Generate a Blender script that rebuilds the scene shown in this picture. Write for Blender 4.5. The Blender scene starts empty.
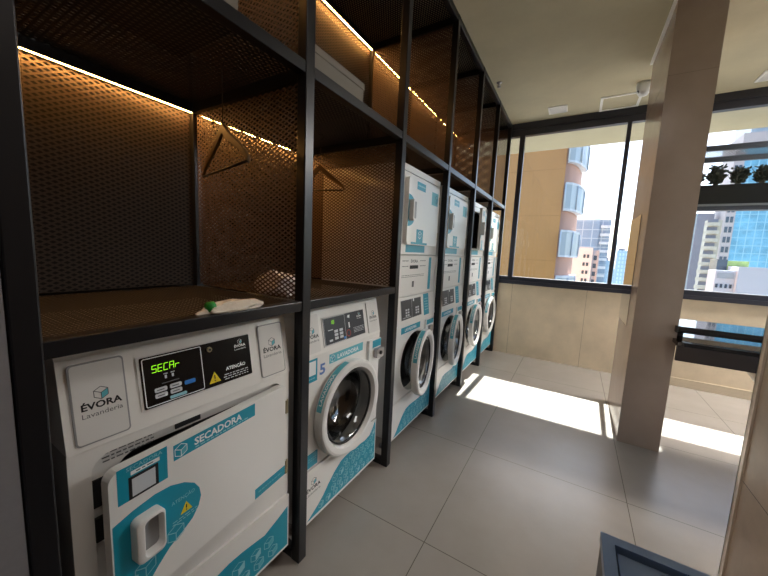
import bpy, bmesh, math, random
from mathutils import Matrix, Vector
random.seed(7)
S = bpy.context.scene
COL = S.collection
PI = math.pi

# ------------------------------------------------------------------ camera
cd = bpy.data.cameras.new('camera')
cam = bpy.data.objects.new('camera', cd)
COL.objects.link(cam)
cd.sensor_width = 36.0
cd.lens = 15.017
cd.clip_start = 0.02
cd.clip_end = 2000
cam.matrix_world = Matrix(((0.85704154, -0.09975045, 0.5054994, 0),
                           (0.51322406, 0.07841105, -0.8546653, 0),
                           (0.04561651, 0.99191812, 0.11839586, 1.5),
                           (0, 0, 0, 1)))
S.camera = cam

# ------------------------------------------------------------------ world, sun, exposure
S.view_settings.view_transform = 'Standard'
S.view_settings.look = 'None'
S.view_settings.gamma = 1.0
S.view_settings.use_curve_mapping = False
S.view_settings.exposure = 1.62
W = bpy.data.worlds.new('sky')
S.world = W
W.use_nodes = True
nt = W.node_tree
nt.nodes.clear()
sky = nt.nodes.new('ShaderNodeTexSky')
sky.sky_type = 'NISHITA'
sky.sun_disc = False
sky.sun_elevation = math.radians(45.5)
sky.sun_rotation = math.radians(2)
sky.altitude = 300
sky.air_density = 1.0
sky.dust_density = 1.6
sky.ozone_density = 1.0
bg = nt.nodes.new('ShaderNodeBackground')
bg.inputs['Strength'].default_value = 0.16
wo = nt.nodes.new('ShaderNodeOutputWorld')
nt.links.new(sky.outputs[0], bg.inputs[0])
nt.links.new(bg.outputs[0], wo.inputs[0])
sd = bpy.data.lights.new('sun', 'SUN')
sd.energy = 8.5
sd.angle = math.radians(0.55)
sd.color = (1.0, 0.95, 0.86)
sun = bpy.data.objects.new('sun', sd)
COL.objects.link(sun)
sun.rotation_euler = Vector((0.025, 1.0, 1.02)).to_track_quat('Z', 'Y').to_euler()
sun.location = (2, 30, 30)


# ------------------------------------------------------------------ materials
def lin(c):
    f = lambda x: x / 12.92 if x <= 0.04045 else ((x + 0.055) / 1.055) ** 2.4
    return tuple(f(x / 255.0) for x in c) + (1.0,)


def sock(n, *names):
    for k in names:
        if k in n.inputs:
            return n.inputs[k]


def mat(name, rgb, rough=0.5, metal=0.0, spec=0.5, noise=None, bump=None, emit=None, coat=0.0, alt=None):
    m = bpy.data.materials.new(name)
    m.use_nodes = True
    t = m.node_tree
    p = t.nodes['Principled BSDF']
    c = lin(rgb)
    p.inputs['Base Color'].default_value = c
    p.inputs['Roughness'].default_value = rough
    p.inputs['Metallic'].default_value = metal
    sock(p, 'Specular IOR Level', 'Specular').default_value = spec
    if coat:
        sock(p, 'Coat Weight', 'Clearcoat').default_value = coat
        sock(p, 'Coat Roughness', 'Clearcoat Roughness').default_value = 0.06
    tc = None
    if noise or bump:
        tc = t.nodes.new('ShaderNodeTexCoord')
    if noise:
        sc, amt = noise
        nz = t.nodes.new('ShaderNodeTexNoise')
        nz.inputs['Scale'].default_value = sc
        nz.inputs['Detail'].default_value = 5
        nz.inputs['Roughness'].default_value = 0.62
        t.links.new(tc.outputs['Object'], nz.inputs['Vector'])
        mr = t.nodes.new('ShaderNodeMapRange')
        mr.inputs['From Min'].default_value = 0.3
        mr.inputs['From Max'].default_value = 0.7
        t.links.new(nz.outputs['Fac'], mr.inputs['Value'])
        mx = t.nodes.new('ShaderNodeMix')
        mx.data_type = 'RGBA'
        d = lin(alt) if alt else tuple(min(1, x * (1 - amt)) for x in c[:3]) + (1,)
        e = c if alt else tuple(min(1, x * (1 + amt)) for x in c[:3]) + (1,)
        mx.inputs[6].default_value = d
        mx.inputs[7].default_value = e
        t.links.new(mr.outputs[0], mx.inputs[0])
        t.links.new(mx.outputs[2], p.inputs['Base Color'])
    if bump:
        sc, st = bump
        nb = t.nodes.new('ShaderNodeTexNoise')
        nb.inputs['Scale'].default_value = sc
        nb.inputs['Detail'].default_value = 3
        t.links.new(tc.outputs['Object'], nb.inputs['Vector'])
        bp = t.nodes.new('ShaderNodeBump')
        bp.inputs['Strength'].default_value = st
        bp.inputs['Distance'].default_value = 0.01
        t.links.new(nb.outputs['Fac'], bp.inputs['Height'])
        t.links.new(bp.outputs[0], p.inputs['Normal'])
    if emit:
        p.inputs['Emission Color'].default_value = lin(emit[0])
        p.inputs['Emission Strength'].default_value = emit[1]
    return m


def mth(t, op, a, b=None):
    n = t.nodes.new('ShaderNodeMath')
    n.operation = op
    for i, v in enumerate((a, b)):
        if v is None:
            continue
        if isinstance(v, (int, float)):
            n.inputs[i].default_value = v
        else:
            t.links.new(v, n.inputs[i])
    return n.outputs[0]


def tile_mat(name, rgb, rough, axes, size, off, amt=0.10, groove=(96, 90, 82), gw=0.004, coat=0.0, alt=None, nscale=2.2, spec=0.5):
    """porcelain slabs: clouded colour, fine joints at off + k*size along two axes"""
    m = mat(name, rgb, rough, noise=(nscale, amt), coat=coat, alt=alt, spec=spec)
    t = m.node_tree
    p = t.nodes['Principled BSDF']
    src = p.inputs['Base Color'].links[0].from_socket
    tc = t.nodes.new('ShaderNodeTexCoord')
    sp = t.nodes.new('ShaderNodeSeparateXYZ')
    t.links.new(tc.outputs['Object'], sp.inputs[0])
    ms = []
    for ax, s, o in zip(axes, size, off):
        a = mth(t, 'SUBTRACT', sp.outputs[ax], o)
        a = mth(t, 'DIVIDE', a, s)
        a = mth(t, 'FRACT', a)
        a = mth(t, 'SUBTRACT', a, 0.5)
        a = mth(t, 'ABSOLUTE', a)
        ms.append(mth(t, 'GREATER_THAN', a, 0.5 - gw / s / 2))
    g = mth(t, 'MAXIMUM', ms[0], ms[1]) if len(ms) > 1 else ms[0]
    mx = t.nodes.new('ShaderNodeMix')
    mx.data_type = 'RGBA'
    t.links.new(g, mx.inputs[0])
    t.links.new(src, mx.inputs[6])
    mx.inputs[7].default_value = lin(groove)
    t.links.new(mx.outputs[2], p.inputs['Base Color'])
    return m


def mesh_mat(name, au, av, lw=0.038, sw=0.021, w=0.2, rgb=(70, 60, 53)):
    """expanded metal: a diamond lattice of strands with open holes between"""
    m = mat(name, rgb, 0.6, metal=0.2)
    t = m.node_tree
    p = t.nodes['Principled BSDF']
    out = t.nodes['Material Output']
    tc = t.nodes.new('ShaderNodeTexCoord')
    sp = t.nodes.new('ShaderNodeSeparateXYZ')
    t.links.new(tc.outputs['Object'], sp.inputs[0])
    u = mth(t, 'DIVIDE', sp.outputs[au], lw)
    v = mth(t, 'DIVIDE', sp.outputs[av], sw)
    hs = []
    for s in (mth(t, 'ADD', u, v), mth(t, 'SUBTRACT', u, v)):
        a = mth(t, 'FRACT', s)
        a = mth(t, 'SUBTRACT', a, 0.5)
        a = mth(t, 'ABSOLUTE', a)
        hs.append(mth(t, 'LESS_THAN', a, 0.5 - w))
    hole = mth(t, 'MULTIPLY', hs[0], hs[1])
    tr = t.nodes.new('ShaderNodeBsdfTransparent')
    mx = t.nodes.new('ShaderNodeMixShader')
    t.links.new(hole, mx.inputs[0])
    t.links.new(p.outputs[0], mx.inputs[1])
    t.links.new(tr.outputs[0], mx.inputs[2])
    t.links.new(mx.outputs[0], out.inputs['Surface'])
    return m


def glass_mat(name, tint=(235, 242, 245), rough=0.0, haze=0.0, refl=1.0, ior=1.5):
    """thin pane: clear transmission plus a Fresnel reflection"""
    m = bpy.data.materials.new(name)
    m.use_nodes = True
    t = m.node_tree
    t.nodes.clear()
    out = t.nodes.new('ShaderNodeOutputMaterial')
    tr = t.nodes.new('ShaderNodeBsdfTransparent')
    tr.inputs[0].default_value = lin(tint)
    gl = t.nodes.new('ShaderNodeBsdfGlossy')
    gl.inputs['Roughness'].default_value = rough
    lw = t.nodes.new('ShaderNodeLayerWeight')
    lw.inputs['Blend'].default_value = 0.5
    f0 = ((ior - 1) / (ior + 1)) ** 2
    fr = t.nodes.new('ShaderNodeMath')
    fr.operation = 'MULTIPLY_ADD'
    t.links.new(mth(t, 'POWER', lw.outputs['Facing'], 5.0), fr.inputs[0])
    fr.inputs[1].default_value = 1 - f0
    fr.inputs[2].default_value = f0
    mx = t.nodes.new('ShaderNodeMixShader')
    t.links.new(fr.outputs[0], mx.inputs[0])
    t.links.new(tr.outputs[0], mx.inputs[1])
    t.links.new(gl.outputs[0], mx.inputs[2])
    t.links.new(mx.outputs[0], out.inputs['Surface'])
    return m


M = {}
M['floor'] = tile_mat('floor tile', (157, 150, 143), 0.27, (0, 1), (0.955, 0.955), (-0.532, 1.429), amt=0.07)
M['ceiling'] = mat('ceiling paint', (196, 187, 158), 0.85, noise=(1.6, 0.09), bump=(18, 0.1))
M['sill_wall'] = tile_mat('beige wall tile', (218, 201, 174), 0.3, (0, 2), (0.955, 3.0), (0.17, -0.5), amt=0.12, nscale=3.0, groove=(150, 130, 105))
M['base_tile'] = tile_mat('beige base tile', (208, 193, 168), 0.3, (0,), (0.955,), (0.17,), amt=0.05)
M['column'] = tile_mat('column tile', (168, 149, 135), 0.2, (2,), (2.86,), (0.0,), amt=0.06, nscale=4.0, groove=(146, 129, 117))
M['side_wall'] = tile_mat('side wall tile', (186, 172, 156), 0.35, (1, 2), (4.0, 0.955), (-7.9, 0.53), amt=0.22, nscale=3.4, groove=(64, 57, 50))
M['dark_wall'] = mat('dark plaster', (26, 24, 22), 0.8, noise=(3, 0.1))
M['room_wall'] = mat('room wall paint', (206, 198, 184), 0.8, noise=(2, 0.05))
M['trim'] = mat('light metal trim', (236, 226, 212), 0.35, metal=0.3)
M['white_trim'] = mat('white trim', (250, 248, 242), 0.5)
M['frame'] = mat('dark window frame', (50, 50, 60), 0.4, metal=0.2)
M['silver'] = mat('silver metal', (170, 168, 170), 0.28, metal=0.9)
M['black_metal'] = mat('black powder coat', (30, 31, 35), 0.3, metal=0.3, bump=(60, 0.02))
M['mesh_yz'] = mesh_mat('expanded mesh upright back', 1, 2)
M['mesh_xz'] = mesh_mat('expanded mesh upright side', 0, 2, w=0.17, rgb=(98, 80, 71))  # warm glow of the strips put into the coppery strand colour
M['mesh_xy'] = mesh_mat('expanded mesh flat', 1, 0, rgb=(40, 36, 34))  # darker copy: shade under the shelves put into the strand colour
M['mesh_scr'] = mesh_mat('fine screen', 0, 2, 0.03, 0.03, 0.2, (60, 62, 70))
M['led'] = mat('warm light strip', (255, 210, 150), 0.5, emit=((255, 181, 95), 42.0))
M['fill_lamp'] = mat('lamp diffuser', (250, 246, 238), 0.5, emit=((255, 250, 244), 22.0))  # glow of the added fill panels
M['fill_lamp_low'] = mat('dimmed lamp diffuser', (250, 246, 238), 0.5, emit=((252, 247, 244), 1.8))  # weaker glow for the added panel above the aisle
M['glass'] = glass_mat('window glass', (243, 247, 249))
M['door_glass'] = glass_mat('door glass', (186, 190, 192), ior=2.2)
M['enamel'] = mat('white enamel', (236, 234, 229), 0.28, coat=0.3)
M['enamel_side'] = mat('side enamel', (226, 227, 226), 0.16, coat=0.4, bump=(2.5, 0.12))
M['plastic'] = mat('white plastic', (232, 230, 226), 0.3)
M['grey_plastic'] = mat('grey plastic', (150, 151, 152), 0.4)
M['silver_plate'] = mat('silver plate', (222, 220, 216), 0.3)
M['drum'] = mat('steel drum', (120, 118, 116), 0.3, metal=0.9)
M['gasket'] = mat('black rubber', (26, 25, 25), 0.6)
M['dark_in'] = mat('dark interior', (58, 54, 50), 0.7)
M['teal'] = mat('teal vinyl', (16, 150, 176), 0.35)
M['teal_lt'] = mat('light teal vinyl', (96, 182, 196), 0.35)
M['white_ink'] = mat('white print', (240, 244, 244), 0.4)
M['pale_ink'] = mat('pale print', (150, 205, 215), 0.4)
M['black_ink'] = mat('black print', (18, 18, 20), 0.4)
M['grey_ink'] = mat('grey print', (96, 98, 100), 0.4)
M['blue_ink'] = mat('blue print', (96, 130, 190), 0.4)
M['yellow'] = mat('yellow print', (232, 206, 30), 0.4)
M['red'] = mat('red print', (176, 60, 50), 0.4)
M['panel_black'] = mat('black display panel', (16, 16, 19), 0.18)
M['panel_grey'] = mat('dark grey display panel', (52, 54, 60), 0.3)
M['led_green'] = mat('green digits', (120, 220, 20), 0.4, emit=((150, 235, 30), 0.32))
M['button'] = mat('button print', (206, 210, 214), 0.4)
M['blue_btn'] = mat('blue button', (52, 130, 214), 0.4)
M['brass'] = mat('lock metal', (160, 148, 120), 0.3, metal=0.9)
M['wood'] = mat('hanger wood', (92, 68, 38), 0.4, noise=(14, 0.2))
M['dark_wood'] = mat('dark hanger bar', (40, 30, 24), 0.45)
M['box'] = mat('grey card', (114, 107, 96), 0.6, noise=(20, 0.03))
M['bag'] = mat('clear wrinkled plastic', (226, 214, 196), 0.25, bump=(30, 0.6))
M['bag_white'] = mat('white crumpled plastic', (226, 224, 228), 0.4, bump=(22, 0.7))
M['green'] = mat('green label', (30, 140, 50), 0.4)
M['snack'] = mat('orange contents', (206, 146, 74), 0.5, noise=(20, 0.3))
M['black_stone'] = mat('polished black stone', (26, 21, 21), 0.05, spec=0.6)
M['stone_edge'] = mat('honed dark stone', (52, 42, 41), 0.45)
M['cream'] = mat('cream ceramic', (236, 226, 200), 0.25)
M['bin'] = mat('sky tinted blue steel', (104, 128, 162), 0.3, metal=0.3)  # blue grey steel, lightened to stand in for the sky's reflection
M['bin_dark'] = mat('dark steel', (46, 38, 36), 0.4, metal=0.4)
M['grey_panel'] = mat('grey laminate', (136, 134, 138), 0.5, noise=(60, 0.04))
M['mirror'] = mat('mirror glass', (225, 225, 225), 0.03, metal=1.0)
M['planter'] = mat('dark planter', (12, 12, 16), 0.9, spec=0.1)
M['leaf'] = mat('dark green leaf', (24, 36, 26), 0.5, noise=(9, 0.3))
M['stem'] = mat('brown stem', (60, 48, 36), 0.7)
M['cam_white'] = mat('camera shell', (235, 235, 235), 0.35)
M['vent_dark'] = mat('vent slot', (120, 120, 118), 0.6)
# the city; aerial haze is put into the paler far colours
M['orange'] = tile_mat('orange render', (236, 162, 88), 0.35, (2,), (2.7,), (0.9,), amt=0.05, nscale=0.5, groove=(216, 144, 74), gw=0.03)
M['pinkbrown'] = mat('pink brown render', (196, 150, 130), 0.7, noise=(1, 0.05))
M['city_white'] = mat('white render', (226, 227, 229), 0.7)
M['city_grey'] = mat('grey render', (136, 136, 146), 0.7)
M['city_cream'] = mat('cream render', (196, 189, 172), 0.7)
M['city_pink'] = mat('pale pink render', (196, 184, 182), 0.7)
M['city_win'] = mat('dark glazing', (70, 84, 100), 0.2)
M['pale_win'] = mat('pale glazing', (184, 192, 196), 0.3)
M['curtain'] = tile_mat('grey curtain glazing', (150, 168, 188), 0.3, (0, 2), (1.3, 1.35), (0.2, 0.3), amt=0.08, groove=(196, 206, 214), gw=0.14, nscale=0.6)
M['blueglass'] = tile_mat('blue curtain glazing', (112, 178, 208), 0.3, (0, 2), (1.1, 1.5), (0.0, 0.0), amt=0.28, groove=(160, 208, 226), gw=0.12, nscale=0.45)
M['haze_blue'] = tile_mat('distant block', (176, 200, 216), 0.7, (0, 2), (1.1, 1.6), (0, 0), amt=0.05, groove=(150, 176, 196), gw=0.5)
M['city_green'] = mat('roof garden', (150, 176, 110), 0.8, noise=(3, 0.3))
M['terracotta'] = mat('brown brick', (170, 132, 112), 0.8)
M['street'] = mat('city ground', (168, 166, 162), 0.9, noise=(0.05, 0.2))

# ------------------------------------------------------------------ builders
FACE = lambda u, v, n: (n, u, v)          # u along the row, v up, n out of the front
XYZ = lambda u, v, n: (u, v, n)
_tc = {}


def text2d(s, bold):
    k = (s, bold)
    if k not in _tc:
        c = bpy.data.curves.new('t', 'FONT')
        c.body = s
        c.size = 1.0
        c.resolution_u = 2
        if bold:
            c.offset = 0.03
        o = bpy.data.objects.new('t', c)
        me = bpy.data.meshes.new_from_object(o)
        vs = [(v.co.x, v.co.y) for v in me.vertices]
        fs = [tuple(p.vertices) for p in me.polygons]
        bpy.data.objects.remove(o)
        bpy.data.curves.remove(c)
        bpy.data.meshes.remove(me)
        _tc[k] = (vs, fs)
    return _tc[k]


class B:
    def __init__(s):
        s.v, s.f, s.m, s.mats, s.sm = [], [], [], [], []

    def mi(s, m):
        if m not in s.mats:
            s.mats.append(m)
        return s.mats.index(m)

    def add(s, vs, fs, m, smooth=False):
        o = len(s.v)
        s.v += [tuple(p) for p in vs]
        k = s.mi(m)
        for f in fs:
            s.f.append([i + o for i in f])
            s.m.append(k)
            s.sm.append(smooth)
        return s

    def box(s, x0, x1, y0, y1, z0, z1, m):
        vs = [(x, y, z) for z in (z0, z1) for y in (y0, y1) for x in (x0, x1)]
        fs = [(0, 2, 3, 1), (4, 5, 7, 6), (0, 1, 5, 4), (2, 6, 7, 3), (0, 4, 6, 2), (1, 3, 7, 5)]
        return s.add(vs, fs, m)

    def poly(s, pts, n0, n1, m, T=FACE, side=None):
        k = len(pts)
        if n1 - n0 < 1e-6:
            return s.add([T(u, v, n1) for u, v in pts], [tuple(range(k))], m)
        vs = [T(u, v, n0) for u, v in pts] + [T(u, v, n1) for u, v in pts]
        s.add(vs, [tuple(range(k, 2 * k)), tuple(range(k - 1, -1, -1))], m)
        return s.add(vs, [(i, (i + 1) % k, (i + 1) % k + k, i + k) for i in range(k)], side or m)

    def rect(s, u0, u1, v0, v1, n0, n1, m, T=FACE):
        return s.poly([(u0, v0), (u1, v0), (u1, v1), (u0, v1)], n0, n1, m, T)

    def rrect(s, u0, u1, v0, v1, r, n0, n1, m, T=FACE, seg=5):
        return s.poly(rr(u0, u1, v0, v1, r, seg), n0, n1, m, T)

    def disc(s, cu, cv, r, n0, n1, m, T=FACE, seg=24):
        return s.poly([(cu + r * math.cos(2 * PI * i / seg), cv + r * math.sin(2 * PI * i / seg)) for i in range(seg)], n0, n1, m, T)

    def line(s, p, q, w, n, m, T=FACE):
        d = Vector((q[0] - p[0], q[1] - p[1]))
        if d.length < 1e-7:
            return s
        d.normalize()
        a = Vector((-d.y, d.x)) * w / 2
        return s.poly([(p[0] + a.x, p[1] + a.y), (p[0] - a.x, p[1] - a.y), (q[0] - a.x, q[1] - a.y), (q[0] + a.x, q[1] + a.y)], n, n, m, T)

    def outline(s, pts, w, n, m, T=FACE):
        for i in range(len(pts)):
            s.line(pts[i], pts[(i + 1) % len(pts)], w, n, m, T)
        return s

    def text(s, t, u, v, h, n, m, T=FACE, bold=False, width=None, centre=False):
        vs, fs = text2d(t, bold)
        x0 = min(p[0] for p in vs)
        x1 = max(p[0] for p in vs)
        k = h / 0.73
        kx = k if width is None else width / (x1 - x0)
        ox = u - (kx * (x0 + x1) / 2 if centre else kx * x0)
        return s.add([T(ox + kx * a, v + k * b, n) for a, b in vs], fs, m)

    def cube(s, cu, cv, r, n, T=FACE, dark='black_ink', fill='teal_lt', w=None):
        """isometric box mark: white and teal faces inside dark lines"""
        w = w or r * 0.1
        H = [(cu + r * math.cos(PI / 6 + k * PI / 3), cv + r * 0.95 * math.sin(PI / 6 + k * PI / 3)) for k in range(6)]
        c = (cu, cv)
        if fill:
            s.poly([H[0], c, H[4], H[5]], n, n, M[fill], T)
        s.outline(H, w, n + 0.0003, M[dark], T)
        for k in (0, 2, 4):
            s.line(c, H[k], w, n + 0.0003, M[dark], T)
        return s

    def lathe(s, prof, c, m, T=FACE, seg=40, close=False, smooth=True, sharp=False):
        """profile of (radius, n) turned about the n axis through c"""
        if sharp:
            for q in range(len(prof) - 1):
                s.lathe(prof[q:q + 2], c, m, T, seg)
            return s
        vs, fs = [], []
        k = len(prof)
        for i in range(seg):
            a = 2 * PI * i / seg
            for r, n in prof:
                vs.append(T(c[0] + r * math.cos(a), c[1] + r * math.sin(a), n))
        for i in range(seg):
            j = (i + 1) % seg
            for q in range(k - 1 + (1 if close else 0)):
                q2 = (q + 1) % k
                fs.append((i * k + q, j * k + q, j * k + q2, i * k + q2))
        return s.add(vs, fs, m, smooth)

    def tube(s, pts, r, m, seg=8, cap=True):
        pts = [Vector(p) for p in pts]
        vs, fs = [], []
        n = len(pts)
        prev = None
        for i, p in enumerate(pts):
            d = (pts[min(i + 1, n - 1)] - pts[max(i - 1, 0)]).normalized()
            up = prev if prev is not None else (Vector((0, 0, 1)) if abs(d.z) < 0.9 else Vector((1, 0, 0)))
            a = d.cross(up).normalized()
            b = a.cross(d).normalized()
            prev = b
            rad = r[i] if isinstance(r, (list, tuple)) else r
            for k in range(seg):
                t = 2 * PI * k / seg
                vs.append(p + a * rad * math.cos(t) + b * rad * math.sin(t))
        for i in range(n - 1):
            for k in range(seg):
                k2 = (k + 1) % seg
                fs.append((i * seg + k, i * seg + k2, (i + 1) * seg + k2, (i + 1) * seg + k))
        if cap:
            fs.append(tuple(range(seg - 1, -1, -1)))
            fs.append(tuple(range((n - 1) * seg, n * seg)))
        return s.add(vs, fs, m, True)

    def holed(s, u0, u1, v0, v1, hole, n, m, T=FACE, depth=0.0, rim=None):
        """a plate with one hole; depth > 0 runs the hole's wall back"""
        cu = sum(p[0] for p in hole) / len(hole)
        cv = sum(p[1] for p in hole) / len(hole)
        outer = []
        k = len(hole)
        for (a, b) in hole:
            du, dv = a - cu, b - cv
            t = 1e9
            if du > 1e-9: t = min(t, (u1 - cu) / du)
            if du < -1e-9: t = min(t, (u0 - cu) / du)
            if dv > 1e-9: t = min(t, (v1 - cv) / dv)
            if dv < -1e-9: t = min(t, (v0 - cv) / dv)
            outer.append((cu + du * t, cv + dv * t))
        for cor in ((u0, v0), (u1, v0), (u1, v1), (u0, v1)):   # snap the nearest ray to each corner
            i = min(range(k), key=lambda q: (outer[q][0] - cor[0]) ** 2 + (outer[q][1] - cor[1]) ** 2)
            outer[i] = cor
        vs = [T(a, b, n) for a, b in hole] + [T(a, b, n) for a, b in outer]
        s.add(vs, [(i, (i + 1) % k, (i + 1) % k + k, i + k) for i in range(k)], m)
        if depth:
            vs = [T(a, b, n) for a, b in hole] + [T(a, b, n - depth) for a, b in hole]
            s.add(vs, [(i, (i + 1) % k, (i + 1) % k + k, i + k) for i in range(k)], rim or m, True)
        return s

    def done(s, name, parent=None, loc=(0, 0, 0), bevel=0.0, rotz=0.0, smooth=None):
        me = bpy.data.meshes.new(name)
        me.from_pydata(s.v, [], s.f)
        for m in s.mats:
            me.materials.append(m)
        for p, k, sm in zip(me.polygons, s.m, s.sm):
            p.material_index = k
            p.use_smooth = sm
        bm = bmesh.new()
        bm.from_mesh(me)
        bmesh.ops.recalc_face_normals(bm, faces=bm.faces)
        bm.to_mesh(me)
        bm.free()
        o = bpy.data.objects.new(name, me)
        COL.objects.link(o)
        o.location = loc
        o.rotation_euler = (0, 0, rotz)
        if parent:
            o.parent = parent
        if bevel:
            bv = o.modifiers.new('bevel', 'BEVEL')
            bv.width = bevel
            bv.segments = 2
            bv.limit_method = 'ANGLE'
            bv.angle_limit = math.radians(50)
            bv.use_clamp_overlap = True
        return o


def rr(u0, u1, v0, v1, r, seg=5):
    out = []
    for cu, cv, a0 in ((u1 - r, v1 - r, 0), (u0 + r, v1 - r, PI / 2), (u0 + r, v0 + r, PI), (u1 - r, v0 + r, 1.5 * PI)):
        for i in range(seg + 1):
            a = a0 + PI / 2 * i / seg
            out.append((cu + r * math.cos(a), cv + r * math.sin(a)))
    return out


def circ(cu, cv, r, seg=48):
    return [(cu + r * math.cos(2 * PI * i / seg), cv + r * math.sin(2 * PI * i / seg)) for i in range(seg)]


def inside(p, poly):
    c = False
    j = len(poly) - 1
    for i in range(len(poly)):
        a, b = poly[i], poly[j]
        if (a[1] > p[1]) != (b[1] > p[1]) and p[0] < (b[0] - a[0]) * (p[1] - a[1]) / (b[1] - a[1]) + a[0]:
            c = not c
        j = i
    return c


def tag(o, label=None, cat=None, group=None, kind=None):
    for k, v in (('label', label), ('category', cat), ('group', group), ('kind', kind)):
        if v:
            o[k] = v
    return o


def thing(name, label, cat, loc=(0, 0, 0), rz=0.0, group=None):
    o = bpy.data.objects.new(name, None)
    o.empty_display_size = 0.1
    COL.objects.link(o)
    o.location = loc
    o.rotation_euler = (0, 0, rz)
    return tag(o, label, cat, group)


def struct(o):
    o['kind'] = 'structure'
    return o


def kids(o):
    return [c for c in bpy.data.objects if c.parent is o]


def dup(root, loc, label):
    def cp(o, par):
        c = o.copy()
        COL.objects.link(c)
        if par:
            c.parent = par
        for k in kids(o):
            cp(k, c)
        return c
    r = cp(root, None)
    r.location = loc
    r['label'] = label
    return r


def simple(name, parent, m, *boxes, bevel=0.0):
    b = B()
    for bx in boxes:
        b.box(*bx, M[m])
    return b.done(name, parent, bevel=bevel)


# ================================================================== THE ROOM
CEIL = 3.385
YW = 5.13
XR = 5.0
struct(simple('floor', None, 'floor', (-1.95, XR, -3.2, 5.2, -0.12, 0)))
struct(simple('ceiling', None, 'ceiling', (-2.1, XR + 0.2, -3.3, 6.55, CEIL, CEIL + 0.25)))
struct(simple('wall_left', None, 'dark_wall', (-2.1, -1.95, -3.2, 5.25, -0.12, CEIL)))
struct(simple('wall_window', None, 'sill_wall', (-1.95, XR, YW, YW + 0.15, 0, 1.08)))
struct(simple('baseboard_window', None, 'base_tile', (0.75, XR, YW - 0.012, YW, 0, 0.105)))
struct(simple('wall_back', None, 'room_wall', (-1.95, XR, -3.3, -3.2, 0, CEIL)))
struct(simple('wall_right', None, 'room_wall', (XR, XR + 0.15, -3.3, 5.28, 0, 0.95), (XR, XR + 0.15, -3.3, 5.28, 3.2, CEIL),
              (XR, XR + 0.15, -3.3, -2.6, 0.95, 3.2), (XR, XR + 0.15, 4.9, 5.28, 0.95, 3.2)))
struct(simple('wall_partition', None, 'side_wall', (0.75, 0.95, -3.2, 2.045, 0, CEIL)))
struct(simple('trim_partition', None, 'trim', (0.742, 0.75, 2.018, 2.053, 0, CEIL), (0.742, 0.958, 2.045, 2.053, 0, CEIL)))
struct(simple('wall_column', None, 'column', (0.44, 0.715, 3.2, 4.08, 0, CEIL)))
struct(simple('trim_column', None, 'white_trim', (0.418, 0.44, 3.19, 4.09, CEIL - 0.02, CEIL), (0.425, 0.715, 3.187, 3.2, CEIL - 0.014, CEIL)))
struct(simple('wall_return', None, 'grey_panel', (-1.95, -0.99, -3.2, 0.157, 0, CEIL)))

# windows: every pane and bar of one run is that window's own part
def window(name, x0, x1, bars):
    b = B()
    b.box(x0, x1, YW - 0.02, YW + 0.1, 3.30, CEIL, M['frame'])
    b.box(x0, x1, YW + 0.0, YW + 0.08, 3.215, 3.30, M['frame'])
    b.box(x0, x1, YW - 0.03, YW + 0.1, 1.08, 1.13, M['frame'])
    b.box(x0, x1, YW + 0.0, YW + 0.08, 1.13, 1.19, M['frame'])
    for c, w in bars:
        b.box(c - w / 2, c + w / 2, YW + 0.0, YW + 0.07, 1.19, 3.215, M['frame'])
    root = struct(b.done(name))
    xs = [x0] + [v for c, w in bars for v in (c - w / 2, c + w / 2)] + [x1]
    for i in range(0, len(xs), 2):
        if xs[i + 1] - xs[i] > 0.05:
            p = B()
            p.box(xs[i], xs[i + 1], YW + 0.032, YW + 0.038, 1.19, 3.215, M['glass'])
            struct(p.done('pane', root))
    return root


window('window_1', -1.95, 0.62, [(-1.93, 0.04), (-0.837, 0.066), (0.405, 0.044), (0.60, 0.04)])
window('window_2', 0.62, XR, [(0.645, 0.05), (2.45, 0.05), (3.8, 0.05), (XR - 0.03, 0.06)])
b = B()  # unseen window added in the right wall to let in more skylight
for y in (-2.6, -0.75, 1.15, 3.0, 4.85):
    b.box(XR + 0.03, XR + 0.1, y, y + 0.05, 0.95, 3.2, M['frame'])
b.box(XR + 0.03, XR + 0.1, -2.6, 4.9, 0.95, 1.0, M['frame']).box(XR + 0.03, XR + 0.1, -2.6, 4.9, 3.15, 3.2, M['frame'])
w3 = struct(b.done('window_added'))
struct(simple('pane', w3, 'glass', (XR + 0.06, XR + 0.066, -2.6, 4.9, 0.95, 3.2)))

# ================================================================== SHELVING RACK
PY = [0.180, 1.013, 1.836, 2.663, 3.478, 4.288, 5.098]
rack = thing('shelving_rack', 'tall black metal rack of expanded mesh shelves built around the laundry machines', 'shelf', (-1.4, 2.6, 0))
rp = lambda name, b_, **k: b_.done(name, rack, loc=(1.4, -2.6, 0), **k)
XF0, XF1, XB0, XB1 = -1.035, -0.985, -1.84, -1.80
def led_strip(y0, y1, z):
    """a dark channel with a shallow domed diffuser facing down"""
    xa, xb = XB1 - 0.014, XB1 + 0.006
    h = rp('light_channel', B().box(xa, xb, y0, y1, z, z + 0.012, M['black_metal']))
    P = [(xa + 0.004, z), (xa + 0.007, z - 0.0008), (xb - 0.007, z - 0.0008), (xb - 0.004, z)]
    vs = [(x, y0, zz) for x, zz in P] + [(x, y1, zz) for x, zz in P]
    d = B().add(vs, [(0, 1, 5, 4), (1, 2, 6, 5), (2, 3, 7, 6), (0, 3, 2, 1), (4, 5, 6, 7)], M['led']).done('light_strip', h)
    d.matrix_parent_inverse = Matrix()


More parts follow.
